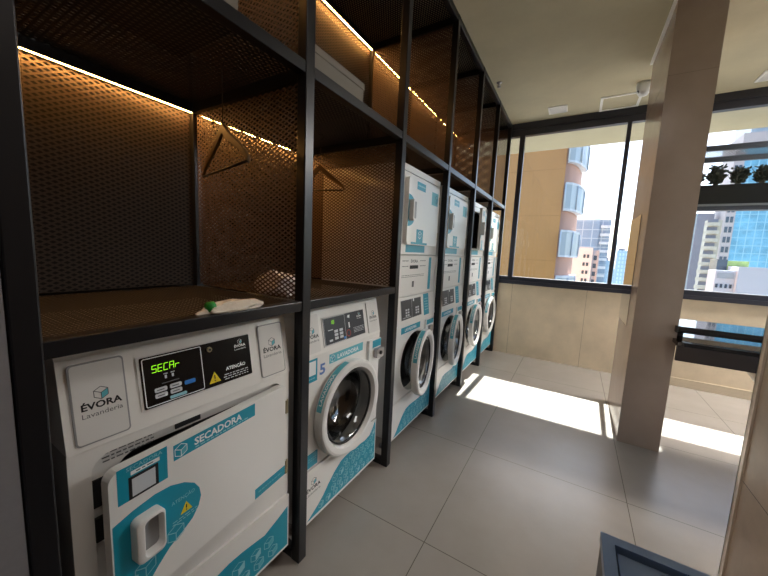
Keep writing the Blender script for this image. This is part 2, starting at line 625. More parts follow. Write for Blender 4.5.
for i, y in enumerate(PY):
    rp('post', B().box(XF0, XF1, y - (0.02 if i == 0 else 0.025), y + (0.028 if i == 0 else 0.025), 0, 3.38, M['black_metal']), bevel=0.004)
    rp('rear_post', B().box(XB0, XB1, y - 0.02, y + 0.02, 0, 3.38, M['black_metal']), bevel=0.003)
    for z0, z1 in ((0.0, 0.04), (2.165, 2.215), (3.32, 3.375), (1.222, 1.252))[:4 if i < 3 else 3]:
        rp('cross_rail', B().box(XB1, XF0, y - 0.02, y + 0.02, z0, z1, M['black_metal']))
for z0, z1, n in ((2.18, 2.225, 6), (3.33, 3.38, 6), (1.222, 1.264, 2)):
    for k in range(n):
        rp('front_rail', B().box(XF0 + 0.003, XF1 - 0.003, PY[k] + 0.025, PY[k + 1] - 0.025, z0, z1, M['black_metal']), bevel=0.003)
        rp('rear_rail', B().box(XB0, XB1, PY[k] + 0.02, PY[k + 1] - 0.02, z0, z1 - 0.01, M['black_metal']))
        zt = z0 + 0.032
        rp('mesh_shelf', B().box(XB1, XF0 + 0.003, PY[k] + 0.021, PY[k + 1] - 0.021, zt, zt + 0.002, M['mesh_xy']))
for k in range(6):
    rp('back_mesh', B().box(XB0 + 0.01, XB0 + 0.012, PY[k] + 0.02, PY[k + 1] - 0.02, 2.225, 3.33, M['mesh_yz']))
    if k < 2:
        rp('back_mesh', B().box(XB0 + 0.01, XB0 + 0.012, PY[k] + 0.02, PY[k + 1] - 0.02, 1.264, 2.17, M['mesh_yz']))
    led_strip(PY[k] + 0.025, PY[k + 1] - 0.025, 3.32)
    if k < 2:
        led_strip(PY[k] + 0.025, PY[k + 1] - 0.025, 2.166)
for i, y in enumerate(PY):
    if i != 2:
        rp('divider_mesh', B().box(XB1, XF0, y - 0.001, y + 0.001, 2.215, 3.32, M['mesh_xz']))
    if i < 3:
        rp('divider_mesh', B().box(XB1, XF0, y - 0.001, y + 0.001, 1.264, 2.165, M['mesh_xz']))

# ================================================================== MACHINES
def cabinet_shell(b, W_, D, v0, v1, front_n=0.0, m='enamel', ms='enamel_side'):
    """back, sides, top and bottom of a cabinet; the front comes separately"""
    n0, n1 = -D, front_n
    e = M[ms]
    b.add([(n0, 0, v0), (n1, 0, v0), (n1, 0, v1), (n0, 0, v1)], [(0, 1, 2, 3)], e)
    b.add([(n0, W_, v0), (n1, W_, v0), (n1, W_, v1), (n0, W_, v1)], [(0, 1, 2, 3)], e)
    b.add([(n0, 0, v0), (n0, W_, v0), (n0, W_, v1), (n0, 0, v1)], [(0, 1, 2, 3)], e)
    b.add([(n0, 0, v1), (n1, 0, v1), (n1, W_, v1), (n0, W_, v1)], [(0, 1, 2, 3)], M[m])
    b.add([(n0, 0, v0), (n1, 0, v0), (n1, W_, v0), (n0, W_, v0)], [(0, 1, 2, 3)], M[m])


def feet(root, W_, D, h=0.11):
    for n in (-0.1, -D + 0.08):
        for u in (0.07, W_ - 0.07):
            f = B()
            f.lathe([(0.0, -h), (0.03, -h), (0.03, -h + 0.015), (0.014, -h + 0.02), (0.014, 0.0)], (n, u), M['grey_plastic'],
                    T=lambda a, c, z: (a, c, z), seg=14)
            f.done('foot', root)


def wave_decal(root, poly, r=0.03, n=0.0006):
    b = B()
    b.poly(poly, 0.0, n, M['teal'])
    us = [p[0] for p in poly]
    vs = [p[1] for p in poly]
    u = min(us)
    row = 0
    v = min(vs) + r
    rnd = random.Random(3)
    while v < max(vs):
        u = min(us) + (r * 1.3 if row % 2 else 0)
        while u < max(us):
            rad = r * rnd.choice((0.62, 0.85, 0.75))
            c = (u + rnd.uniform(-.006, .006), v + rnd.uniform(-.006, .006))
            if all(inside((c[0] + rad * math.cos(a * PI / 3), c[1] + rad * math.sin(a * PI / 3)), poly) for a in range(6)):
                b.cube(c[0], c[1], rad, n + 0.0004, dark='pale_ink', fill=rnd.choice((None, 'teal_lt', 'teal_lt', 'pale_ink')), w=0.0026)
            u += r * 2.0
        v += r * 1.6
        row += 1
    return b.done('wave_sticker', root)


def logo(b, cu, cv, w, n, T=FACE, sub=True, ink='black_ink'):
    """the box mark over the shop's name"""
    b.cube(cu, cv + w * 0.42, w * 0.2, n, T, dark=ink if ink != 'black_ink' else 'grey_ink', w=w * 0.02)
    b.text('ÉVORA', cu, cv, w * 0.2, n, M[ink], T, True, w, True)
    if sub:
        b.text('Lavanderia', cu, cv - w * 0.23, w * 0.15, n, M['grey_ink' if ink == 'black_ink' else ink], T, False, w, True)


def warn(b, cu, cv, w, n, T=FACE):
    h = w * 0.9
    b.poly([(cu - w / 2, cv - h / 2), (cu + w / 2, cv - h / 2), (cu, cv + h / 2)], n, n, M['yellow'], T)
    b.rect(cu - w * 0.05, cu + w * 0.05, cv - h * 0.16, cv + h * 0.2, n + 0.0003, n + 0.0003, M['black_ink'], T)
    b.rect(cu - w * 0.05, cu + w * 0.05, cv - h * 0.36, cv - h * 0.25, n + 0.0003, n + 0.0003, M['black_ink'], T)


def small_lines(b, u0, u1, v, n, m, T=FACE, rows=2, step=0.011, h=0.004, seed=1):
    """fine print too small to read: rows of short dashes"""
    r = random.Random(seed)
    for k in range(rows):
        u = u0 + r.uniform(0, .006)
        while u < u1:
            l = r.uniform(.006, .018)
            b.rect(u, min(u1, u + l), v - k * step, v - k * step + h, n, n, M[m], T)
            u += l + 0.004


SEG7 = {'S': 'afgcd', 'E': 'afged', 'C': 'afed', 'A': 'abcefg', 'r': 'eg', '0': 'abcdef', '1': 'bc', '8': 'abcdefg', '4': 'fgbc'}


def seven(b, txt, u, v, w, h, gap, n, T):
    t = h * 0.10
    m = M['led_green']
    for ch in txt:
        s = h * 0.12
        P = {'a': ((u + s, v + h), (u + s + w, v + h)), 'd': ((u, v), (u + w, v)), 'g': ((u + s / 2, v + h / 2), (u + s / 2 + w, v + h / 2)),
             'f': ((u + s / 2, v + h / 2), (u + s, v + h)), 'e': ((u, v), (u + s / 2, v + h / 2)),
             'b': ((u + s / 2 + w, v + h / 2), (u + s + w, v + h)), 'c': ((u + w, v), (u + w + s / 2, v + h / 2))}
        for k in SEG7.get(ch, ''):
            b.line(P[k][0], P[k][1], t, n, m, T)
        u += w + gap


def ring_door(root, hu, cv, r, theta, n0=0.02, thick=0.055, words=None):
    """round glazed door hung at its right edge; theta is how far it stands open"""
    d = B()
    c = (-r, 0.0)
    d.lathe([(r * 0.78, 0.0), (r * 0.975, 0.0), (r, 0.01), (r, thick * 0.78), (r * 0.975, thick * 0.96), (r * 0.93, thick), (r * 0.84, thick * 0.93),
             (r * 0.80, thick * 0.62), (r * 0.775, thick * 0.3), (r * 0.775, 0.0)], c, M['plastic'], seg=56, sharp=True)
    door = d.done('door', root, loc=(n0, hu, cv), rotz=math.radians(theta))
    g = B()
    g.lathe([(r * 0.775, thick * 0.5), (r * 0.70, thick * 0.35), (r * 0.66, -0.03), (r * 0.58, -0.075), (r * 0.4, -0.105), (r * 0.2, -0.118), (0.001, -0.122)], c, M['door_glass'], seg=40)
    g.done('door_glass', door)
    k = B()
    k.lathe([(r * 0.774, thick * 0.62), (r * 0.745, thick * 0.58), (r * 0.745, thick * 0.42), (r * 0.774, thick * 0.42)], c, M['gasket'], seg=48, close=True)
    k.done('glass_seal', door)
    # teal strip on the rim's outer side, upper left, with its print
    a0, a1 = math.radians(98), math.radians(165)
    st = B()
    vs, fs = [], []
    q = 16
    for i in range(q + 1):
        a = a0 + (a1 - a0) * i / q
        for n in (0.011, thick * 0.76):
            vs.append((n, c[0] + (r + 0.0008) * math.cos(a), (r + 0.0008) * math.sin(a)))
    fs = [(2 * i, 2 * i + 1, 2 * i + 3, 2 * i + 2) for i in range(q)]
    st.add(vs, fs, M['teal_lt'], True)
    T = lambda s_, t_, n: (0.034 - t_, c[0] + (r + 0.0016) * math.cos(a1 - s_ / r), (r + 0.0016) * math.sin(a1 - s_ / r))
    st.text(words or 'LAVADORA', 0.03, 0.0, 0.016, 0, M['white_ink'], T, True, 0.17)
    st.done('rim_sticker', door)
    h = B()
    h.box(-0.012, 0.02, -0.012, 0.012, -0.06, 0.06, M['grey_plastic'])
    h.done('hinge', door, bevel=0.003)
    return door


# ---------------------------------------------------------------- tumble dryer, first bay
DR = thing('tumble_dryer', 'cream tumble dryer with SECADORA sticker and ajar square door under the first counter', 'tumble dryer', (-1.03, 0.24, 0.11))
W1, D1 = 0.717, 0.70
VS = 0.845
TL = 0.041
TILT = lambda u, v, n: (n - TL * max(0, (v - VS)) / 0.25, u, v)
b = B()
cabinet_shell(b, W1, D1, 0.0, VS)
OPEN = rr(0.045, 0.676, 0.36, 0.815, 0.045)
b.holed(0, W1, 0.275, VS, OPEN, 0.0, M['enamel'], depth=0.04)
# control housing above the seam, leaning back
prof = [(-D1, VS), (0.004, VS), (0.004 - TL, 1.079), (-0.006 - TL, 1.088), (-D1, 1.088)]
vs = [(n, 0.0, v) for n, v in prof] + [(n, W1, v) for n, v in prof]
b.add(vs, [tuple(range(5)), tuple(range(9, 4, -1))] + [(i, (i + 1) % 5, (i + 1) % 5 + 5, i + 5) for i in range(5)], M['enamel'])
b.done('cabinet', DR)
b = B()
b.holed(0.03, 0.69, 0.33, 0.835, rr(0.10, 0.62, 0.40, 0.78, 0.06), -0.022, M['silver_plate'], depth=0.0)
b.done('door_frame', DR)
b = B()
b.box(-0.6, -0.04, 0.1, 0.62, 0.40, 0.401, M['dark_in']).box(-0.6, -0.04, 0.1, 0.62, 0.779, 0.78, M['dark_in'])
b.box(-0.6, -0.04, 0.1, 0.101, 0.40, 0.78, M['dark_in']).box(-0.6, -0.04, 0.619, 0.62, 0.40, 0.78, M['dark_in'])
b.box(-0.6, -0.599, 0.1, 0.62, 0.40, 0.78, M['drum'])
b.done('drum', DR)
b = B()
small_lines(b, 0.07, 0.2, 0.80, -0.0215, 'grey_ink', rows=3, seed=5)
b.done('rating_plate', DR)
b = B()
b.rect(0.26, 0.34, 0.788, 0.808, -0.022, -0.018, M['gasket'])
b.done('door_catch', DR)
b = B()
b.rect(0.05, 0.075, 0.56, 0.63, -0.022, -0.012, M['gasket']).rect(0.05, 0.075, 0.66, 0.74, -0.022, -0.016, M['gasket'])
b.done('door_switch', DR)
b = B()
b.rect(0.0, W1, 0.0, 0.262, -0.03, 0.008, M['enamel'])
b.rect(0.0, W1, 0.262, 0.275, -0.03, -0.002, M['enamel'])
b.done('kick_panel', DR, bevel=0.004)
wave = [(0.2, 0.012), (0.71, 0.012), (0.71, 0.205), (0.66, 0.185), (0.584, 0.158), (0.53, 0.165), (0.474, 0.171), (0.42, 0.172), (0.368, 0.164), (0.31, 0.13), (0.26, 0.075)]
o = wave_decal(DR, wave, 0.036)
o.location = (0.0082, 0, 0)
b = B()
b.rrect(0.018, 0.135, 0.858, 1.066, 0.01, 0.004, 0.007, M['grey_plastic'], TILT)
b.rrect(0.022, 0.131, 0.862, 1.062, 0.008, 0.004, 0.008, M['silver_plate'], TILT)
logo(b, 0.079, 0.945, 0.086, 0.0084, TILT)
b.done('logo_plate', DR)
b = B()
b.rrect(0.574, 0.694, 0.858, 1.066, 0.01, 0.004, 0.007, M['grey_plastic'], TILT)
b.rrect(0.578, 0.690, 0.862, 1.062, 0.008, 0.004, 0.008, M['silver_plate'], TILT)
logo(b, 0.636, 0.955, 0.088, 0.0084, TILT)
b.done('logo_plate', DR)
b = B()
b.rrect(0.164, 0.534, 0.888, 1.048, 0.006, 0.004, 0.0065, M['silver_plate'], TILT)
b.rrect(0.171, 0.532, 0.894, 1.044, 0.004, 0.004, 0.008, M['panel_black'], TILT)
b.outline(rr(0.177, 0.347, 0.899, 1.039, 0.004, 3), 0.0026, 0.0084, M['white_ink'], TILT)
seven(b, 'SECAr', 0.199, 0.995, 0.0115, 0.020, 0.0048, 0.0086, TILT)
for u in (0.232, 0.252):
    b.rect(u, u + 0.006, 0.969, 0.979, 0.0086, 0.0086, M['button'], TILT)
    b.rect(u - 0.003, u + 0.009, 0.982, 0.985, 0.0086, 0.0086, M['button'], TILT)
b.rect(0.222, 0.272, 0.955, 0.958, 0.0086, 0.0086, M['grey_ink'], TILT)
for u in (0.201, 0.243):
    for v in (0.917, 0.934):
        b.rrect(u, u + 0.034, v, v + 0.013, 0.004, 0.008, 0.0095, M['button'], TILT)
        b.rect(u + 0.006, u + 0.026, v + 0.005, v + 0.008, 0.0098, 0.0098, M['grey_ink'], TILT)
b.rrect(0.286, 0.32, 0.931, 0.944, 0.004, 0.008, 0.0095, M['blue_btn'], TILT)
b.rrect(0.24, 0.29, 0.903, 0.912, 0.004, 0.008, 0.0095, M['pale_ink'], TILT)
b.disc(0.375, 1.023, 0.0085, 0.008, 0.014, M['brass'], TILT)
b.disc(0.375, 1.023, 0.004, 0.014, 0.0155, M['gasket'], TILT)
warn(b, 0.385, 0.925, 0.042, 0.0086, TILT)
b.text('ATENÇÃO', 0.428, 0.935, 0.012, 0.0086, M['white_ink'], TILT, True, 0.078)
small_lines(b, 0.415, 0.515, 0.920, 0.0086, 'button', TILT, rows=3, step=0.008, h=0.003, seed=2)
logo(b, 0.492, 1.006, 0.046, 0.0086, TILT, ink='white_ink')
b.done('control_panel', DR)
# the door, hinged on its right edge and standing a little open
DT = 0.022
d = B()
d.poly(rr(-0.639, 0.0, -0.207, 0.207, 0.03), -0.01, DT, M['enamel'])
door = d.done('door', DR, loc=(0.0, 0.683, 0.593), rotz=math.radians(5.92), bevel=0.006)
DX = lambda u, v, n: (n + DT, u - 0.6394, v - 0.593)
b = B()
b.rect(0.019, 0.143, 0.703, 0.801, 0.0, 0.0006, M['teal'], DX)
b.text('SECADORA', 0.085, 0.786, 0.011, 0.001, M['pale_ink'], DX, False, 0.09, True)
b.rect(0.05, 0.122, 0.771, 0.782, 0.001, 0.001, M['white_ink'], DX)
b.rect(0.044, 0.118, 0.703, 0.767, 0.001, 0.001, M['black_ink'], DX)
b.rect(0.052, 0.110, 0.709, 0.759, 0.0013, 0.0013, M['button'], DX)
small_lines(b, 0.06, 0.11, 0.775, 0.0013, 'grey_ink', DX, rows=1, h=0.003, seed=9)
b.done('instruction_sticker', door)
b = B()
b.rect(0.161, 0.466, 0.742, 0.79, 0.0, 0.0006, M['teal'], DX)
b.cube(0.183, 0.766, 0.021, 0.001, DX, dark='white_ink', fill='teal_lt', w=0.002)
b.text('SECADORA', 0.225, 0.757, 0.024, 0.001, M['white_ink'], DX, True, 0.18)
small_lines(b, 0.225, 0.435, 0.7475, 0.001, 'pale_ink', DX, rows=1, h=0.004, seed=11)
b.done('title_sticker', door)
b = B()
b.rect(0.466, 0.632, 0.390, 0.432, 0.0, 0.0006, M['teal'], DX)
small_lines(b, 0.48, 0.61, 0.408, 0.001, 'teal_lt', DX, rows=1, h=0.006, seed=12)
b.done('strip_sticker', door)
b = B()
blob = [(0.004, 0.40), (0.004, 0.655), (0.05, 0.668), (0.106, 0.676), (0.15, 0.672), (0.191, 0.655), (0.222, 0.632), (0.238, 0.605), (0.243, 0.575), (0.234, 0.545), (0.213, 0.517), (0.18, 0.497), (0.141, 0.478), (0.11, 0.45), (0.08, 0.42), (0.06, 0.40)]
b.poly(blob, 0.0, 0.0006, M['teal'], DX)
b.text('ATENÇÃO', 0.186, 0.604, 0.012, 0.001, M['pale_ink'], DX, False, 0.072, True)
warn(b, 0.194, 0.573, 0.038, 0.001, DX)
small_lines(b, 0.15, 0.23, 0.545, 0.001, 'pale_ink', DX, rows=2, step=0.008, h=0.003, seed=13)
for hx, hv, hr in ((0.025, 0.455, 0.035), (0.16, 0.51, 0.028), (0.075, 0.475, 0.03)):
    b.cube(hx, hv, hr, 0.001, DX, dark='pale_ink', fill=None, w=0.0025)
b.done('warning_sticker', door)
# pull handle: a deep rounded ring with an open recess
b = B()
ho = rr(0.043, 0.117, 0.518, 0.645, 0.016)
hi = rr(0.062, 0.111, 0.529, 0.637, 0.013)
kk = len(ho)
vs = [DX(u, v, 0) for u, v in ho] + [DX(u, v, 0.03) for u, v in ho] + [DX(u, v, 0.034) for u, v in hi] + [DX(u, v, 0.004) for u, v in hi]
fs = []
for a in range(3):
    fs += [(a * kk + i, a * kk + (i + 1) % kk, (a + 1) * kk + (i + 1) % kk, (a + 1) * kk + i) for i in range(kk)]
b.add(vs, fs, M['plastic'], True)
b.poly(hi, 0.004, 0.0045, M['grey_plastic'], DX)
b.done('handle', door, bevel=0.003)
for v in (0.70, 0.42):
    B().box(-0.006, DT + 0.003, -0.006, 0.008, v - 0.593 - 0.03, v - 0.593 + 0.03, M['brass']).done('hinge', door)
feet(DR, W1, D1)

# ---------------------------------------------------------------- front-load washer parts
def washer_front(root, W_, v1, hole_r, cu, cv, oy):
    b = B()
    b.lathe([(hole_r, -0.06), (hole_r - 0.012, -0.055), (hole_r - 0.03, -0.075), (hole_r - 0.04, -0.10)], (cu, cv), M['gasket'], seg=48)
    b.done('door_gasket', root)
    b = B()
    rr_ = hole_r - 0.025
    b.lathe([(rr_, -0.09), (rr_ + 0.02, -0.12), (rr_ + 0.02, -0.45), (rr_ - 0.02, -0.47), (0.001, -0.47)], (cu, cv), M['drum'], seg=40)
    for k in range(3):
        a = 2 * PI * k / 3 + 0.5
        p = (cu + rr_ * math.cos(a), cv + rr_ * math.sin(a))
        b.tube([(-0.14, p[0], p[1]), (-0.43, p[0], p[1])], 0.03, M['drum'], 8)
    b.done('drum', root)


# ---------------------------------------------------------------- single washer, second bay
WM = thing('washing_machine', 'white front loading washing machine numbered 5 with closed round door in second bay', 'washing machine', (-1.03, 1.045, 0.11))
W2, D2 = 0.667, 0.70
o_ = -0.023          # the figures below were read from 0.023 m further left
VS2 = 0.87
T2 = lambda u, v, n: (n - 0.041 * max(0, (v - VS2)) / 0.22, u + o_, v)
F2 = lambda u, v, n: (n, u + o_, v)
b = B()
cabinet_shell(b, W2, D2, 0.0, VS2)
CU, CV = 0.325, 0.525
b.holed(0, W2, 0.292, VS2, circ(CU, CV, 0.235), 0.0, M['enamel'], depth=0.07)
b.rect(0, W2, 0.0, 0.286, -0.02, 0.004, M['enamel'])
prof = [(-D2, VS2), (0.004, VS2), (-0.037, 1.079), (-0.047, 1.09), (-D2, 1.09)]
vs = [(n, 0.0, v) for n, v in prof] + [(n, W2, v) for n, v in prof]
b.add(vs, [tuple(range(5)), tuple(range(9, 4, -1))] + [(i, (i + 1) % 5, (i + 1) % 5 + 5, i + 5) for i in range(5)], M['enamel'])
b.done('cabinet', WM)
washer_front(WM, W2, VS2, 0.235, CU, CV, o_)
ring_door(WM, CU + 0.262, CV, 0.262, 0.0, n0=0.008)
b = B()
b.rrect(0.04, 0.138, 0.885, 1.066, 0.006, 0.004, 0.008, M['silver_plate'], T2)
logo(b, 0.088, 0.955, 0.085, 0.0084, T2)
b.done('logo_plate', WM)
b = B()
b.rrect(0.56, 0.68, 0.885, 1.066, 0.006, 0.004, 0.008, M['silver_plate'], T2)
logo(b, 0.622, 0.968, 0.078, 0.0084, T2)
b.done('logo_plate', WM)
b = B()
b.rrect(0.163, 0.527, 0.892, 1.04, 0.004, 0.004, 0.0065, M['silver_plate'], T2)
b.rect(0.172, 0.522, 0.898, 1.035, 0.004, 0.008, M['panel_grey'], T2)
b.outline([(0.174, 0.9), (0.342, 0.9), (0.342, 1.033), (0.174, 1.033)], 0.002, 0.0083, M['button'], T2)
seven(b, '18', 0.222, 0.998, 0.011, 0.018, 0.007, 0.0086, T2)
for u in (0.248, 0.29):
    for v in (0.915, 0.933, 0.951):
        b.rect(u, u + 0.028, v, v + 0.013, 0.008, 0.0092, M['button'], T2)
b.rect(0.205, 0.23, 0.912, 0.922, 0.008, 0.0092, M['button'], T2)
b.rect(0.322, 0.338, 0.905, 0.916, 0.008, 0.0092, M['blue_btn'], T2)
b.rect(0.2, 0.24, 0.968, 0.972, 0.0086, 0.0086, M['button'], T2)
b.poly([(0.365, 1.013), (0.385, 1.006), (0.39, 1.024), (0.372, 1.024)], 0.0086, 0.0086, M['white_ink'], T2)
b.rect(0.372, 0.382, 0.955, 0.985, 0.0086, 0.0086, M['white_ink'], T2)
b.outline([(0.366 + 0.017 * math.cos(a * PI / 6), 0.928 + 0.017 * math.sin(a * PI / 6)) for a in range(12)], 0.004, 0.0086, M['red'], T2)
small_lines(b, 0.41, 0.51, 0.945, 0.0086, 'button', T2, rows=4, step=0.008, h=0.003, seed=4)
logo(b, 0.475, 1.0, 0.044, 0.0086, T2, ink='white_ink')
b.done('control_panel', WM)
b = B()
b.rect(0.205, 0.505, 0.797, 0.846, 0.0, 0.0006, M['teal_lt'], F2)
b.cube(0.23, 0.821, 0.02, 0.001, F2, dark='white_ink', fill='teal', w=0.002)
b.text('LAVADORA', 0.27, 0.809, 0.024, 0.001, M['white_ink'], F2, True, 0.19)
b.done('title_sticker', WM)
b = B()
b.rect(0.04, 0.116, 0.742, 0.855, 0.0, 0.0006, M['teal'], F2)
b.rect(0.05, 0.105, 0.775, 0.845, 0.001, 0.001, M['white_ink'], F2)
small_lines(b, 0.055, 0.1, 0.757, 0.001, 'pale_ink', F2, rows=1, h=0.005, seed=3)
b.done('instruction_sticker', WM)
B().text('5', 0.133, 0.762, 0.055, 0.0006, M['blue_ink'], F2, True, 0.042).done('number_sticker', WM)
# detergent / lock box on the right
b = B()
b.poly([(0.55, 0.70), (0.68, 0.70), (0.68, 0.84), (0.55, 0.84)], 0.0, 0.018, M['plastic'], F2)
b.done('soap_drawer', WM, bevel=0.006)
b = B()
b.rect(0.585, 0.68, 0.79, 0.835, 0.018, 0.0186, M['teal'], F2)
b.done('drawer_sticker', WM)
b = B()
b.rrect(0.60, 0.675, 0.725, 0.785, 0.012, 0.018, 0.045, M['silver'], F2)
b.disc(0.637, 0.757, 0.012, 0.045, 0.052, M['gasket'], F2)
b.done('lock', WM, bevel=0.006)
b = B()
b.rect(0.04, 0.127, 0.303, 0.372, 0.0, 0.0046, M['teal'], F2)
small_lines(b, 0.055, 0.115, 0.345, 0.0049, 'teal_lt', F2, rows=2, h=0.006, seed=6)
b.done('side_sticker', WM)
b = B()
logo(b, 0.104, 0.172, 0.10, 0.0046, F2)
b.done('logo_sticker', WM)
wave = [(0.06, 0.015), (0.68, 0.015), (0.68, 0.285), (0.65, 0.24), (0.613, 0.205), (0.56, 0.195), (0.516, 0.2), (0.46, 0.196), (0.413, 0.205), (0.36, 0.203), (0.32, 0.195), (0.267, 0.164), (0.216, 0.122), (0.178, 0.084), (0.135, 0.055)]
o = wave_decal(WM, [(u + o_, v) for u, v in wave], 0.027)
o.location = (0.0042, 0, 0)
feet(WM, W2, D2)

# ---------------------------------------------------------------- stacked washer and dryer columns
GRP = None
ST = thing('stacked_washer_dryer', 'first white stacked washer and dryer tower after the single washer, its washer door ajar', 'washer dryer', (-1.03, 1.94, 0.11))
WS, DS = 0.69, 0.70
b = B()
cabinet_shell(b, WS, DS, 0.0, 1.36)
b.holed(0, WS, 0.285, 0.862, circ(0.325, 0.53, 0.235), 0.0, M['enamel'], depth=0.07)
b.rect(0, WS, 0.0, 0.279, -0.02, 0.003, M['enamel'])
prof = [(-0.02, 0.862), (0.004, 0.862), (-0.018, 1.052), (-0.04, 1.052)]
vs = [(n, 0.0, v) for n, v in prof] + [(n, WS, v) for n, v in prof]
b.add(vs, [tuple(range(4)), tuple(range(7, 3, -1))] + [(i, (i + 1) % 4, (i + 1) % 4 + 4, i + 4) for i in range(4)], M['enamel'])
b.rect(0, WS, 1.056, 1.36, -0.05, -0.018, M['enamel'])
b.done('washer_cabinet', ST)
b = B()
cabinet_shell(b, WS, DS, 1.364, 1.978, front_n=-0.02)
b.holed(0, WS, 1.364, 1.93, rr(0.10, 0.60, 1.455, 1.875, 0.05), -0.02, M['enamel'], depth=0.05)
b.rect(0, WS, 1.934, 1.978, -0.05, -0.018, M['enamel'])
b.done('dryer_cabinet', ST)
b = B()
b.box(-0.6, -0.07, 0.1, 0.6, 1.45, 1.451, M['dark_in']).box(-0.6, -0.07, 0.1, 0.6, 1.879, 1.88, M['dark_in'])
b.box(-0.6, -0.07, 0.099, 0.1, 1.45, 1.88, M['dark_in']).box(-0.6, -0.07, 0.6, 0.601, 1.45, 1.88, M['dark_in'])
b.box(-0.6, -0.599, 0.1, 0.6, 1.45, 1.88, M['dark_in'])
b.done('dryer_drum', ST)
washer_front(ST, WS, 0.86, 0.235, 0.325, 0.53, 0)
ring_door(ST, 0.325 + 0.258, 0.53, 0.258, 12.0, n0=0.010)
TS = lambda u, v, n: (n - 0.022 * max(0, (v - 0.862)) / 0.19, u, v)
b = B()
b.rect(0.062, 0.41, 0.885, 1.035, 0.004, 0.006, M['silver_plate'], TS)
b.rect(0.068, 0.405, 0.89, 1.03, 0.004, 0.008, M['panel_grey'], TS)
b.rect(0.235, 0.238, 0.89, 1.03, 0.0084, 0.0084, M['button'], TS)
for u in (0.13, 0.165, 0.30, 0.335):
    for v in (0.91, 0.93, 0.95):
        b.rect(u, u + 0.024, v, v + 0.013, 0.008, 0.0092, M['button'], TS)
small_lines(b, 0.08, 0.22, 0.9, 0.0086, 'button', TS, rows=1, h=0.005, seed=21)
b.rect(0.26, 0.28, 1.01, 1.03, 0.0086, 0.0086, M['white_ink'], TS)
b.done('control_panel', ST)
b = B()
b.rect(0.46, 0.565, 0.872, 1.045, 0.004, 0.0052, M['teal'], TS)
small_lines(b, 0.475, 0.55, 1.0, 0.0056, 'pale_ink', TS, rows=5, step=0.022, h=0.008, seed=22)
b.done('price_sticker', ST)
b = B()
b.rect(0.072, 0.4, 0.785, 0.832, 0.0, 0.0006, M['teal'])
b.text('LAVADORA', 0.13, 0.797, 0.024, 0.001, M['white_ink'], FACE, True, 0.2)
b.done('title_sticker', ST)
b = B()
b.rect(0.49, 0.655, 0.70, 0.83, 0.0, 0.014, M['plastic'])
b.done('soap_drawer', ST, bevel=0.005)
b = B()
b.rect(0.5, 0.645, 0.785, 0.825, 0.014, 0.0146, M['teal'])
b.rrect(0.54, 0.61, 0.725, 0.775, 0.012, 0.014, 0.035, M['silver'])
b.done('lock', ST)
wave = [(0.03, 0.012), (0.685, 0.012), (0.685, 0.275), (0.64, 0.23), (0.57, 0.19), (0.47, 0.165), (0.372, 0.168), (0.27, 0.172), (0.209, 0.164), (0.15, 0.125), (0.11, 0.085), (0.07, 0.045)]
o = wave_decal(ST, wave, 0.03)
o.location = (0.0032, 0, 0)
# service panel with its printed notes
b = B()
b.rect(0.03, 0.66, 1.06, 1.352, -0.02, -0.015, M['plastic'])
b.rect(0.185, 0.33, 1.258, 1.284, -0.0146, -0.0146, M['gasket'])
b.rect(0.235, 0.27, 1.12, 1.165, -0.0146, -0.0146, M['grey_ink'])
b.text('ÉVORA', 0.26, 1.305, 0.022, -0.0146, M['grey_ink'], FACE, True, 0.12, True)
small_lines(b, 0.06, 0.16, 1.315, -0.0146, 'grey_ink', rows=2, step=0.04, h=0.006, seed=23)
small_lines(b, 0.36, 0.47, 1.315, -0.0146, 'grey_ink', rows=2, step=0.04, h=0.006, seed=24)
small_lines(b, 0.06, 0.45, 1.21, -0.0146, 'grey_ink', rows=2, step=0.012, h=0.004, seed=25)
b.done('service_panel', ST)
b = B()
b.rect(0.535, 0.585, 1.08, 1.345, -0.015, -0.0142, M['teal'])
b.done('strip_sticker', ST)
# dryer door
d = B()
d.poly(rr(-0.575, 0.0, -0.232, 0.232, 0.03), -0.008, 0.022, M['enamel'])
dd = d.done('dryer_door', ST, loc=(-0.018, 0.635, 1.668), rotz=math.radians(0.6), bevel=0.006)
DX2 = lambda u, v, n: (n + 0.022, u - 0.635, v - 1.668)
b = B()
arc = [(0.064, 1.56), (0.064, 1.78)] + [(0.064 + 0.125 * math.sin(a), 1.67 + 0.11 * math.cos(a)) for a in [PI * k / 10 for k in range(1, 10)]]
b.poly(arc, 0.0, 0.0006, M['teal'], DX2)
warn(b, 0.155, 1.67, 0.035, 0.001, DX2)
b.done('warning_sticker', dd)
b = B()
b.rrect(0.075, 0.125, 1.60, 1.745, 0.014, 0.0, 0.035, M['plastic'], DX2)
b.rrect(0.09, 0.12, 1.615, 1.73, 0.01, 0.035, 0.0355, M['grey_plastic'], DX2)
b.done('dryer_handle', dd, bevel=0.004)
b = B()
b.rect(0.19, 0.34, 1.83, 1.885, 0.0, 0.0006, M['teal'], DX2)
small_lines(b, 0.2, 0.33, 1.855, 0.001, 'pale_ink', DX2, rows=1, h=0.01, seed=26)
b.done('title_sticker', dd)
b = B()
b.rect(0.47, 0.60, 1.76, 1.86, 0.0, 0.0006, M['teal_lt'], DX2)
b.cube(0.565, 1.81, 0.036, 0.001, DX2, dark='grey_ink', fill='teal', w=0.003)
b.done('mark_sticker', dd)
b = B()
b.rect(0.215, 0.335, 1.455, 1.55, 0.0, 0.0006, M['teal'], DX2)
b.rect(0.13, 0.42, 1.44, 1.455, 0.0, 0.0006, M['teal'], DX2)
b.cube(0.275, 1.51, 0.03, 0.001, DX2, dark='white_ink', fill=None, w=0.003)
b.done('instruction_sticker', dd)
b = B()
b.rect(0.11, 0.44, 1.38, 1.434, -0.021, -0.0192, M['teal'])
b.done('band_sticker', ST)
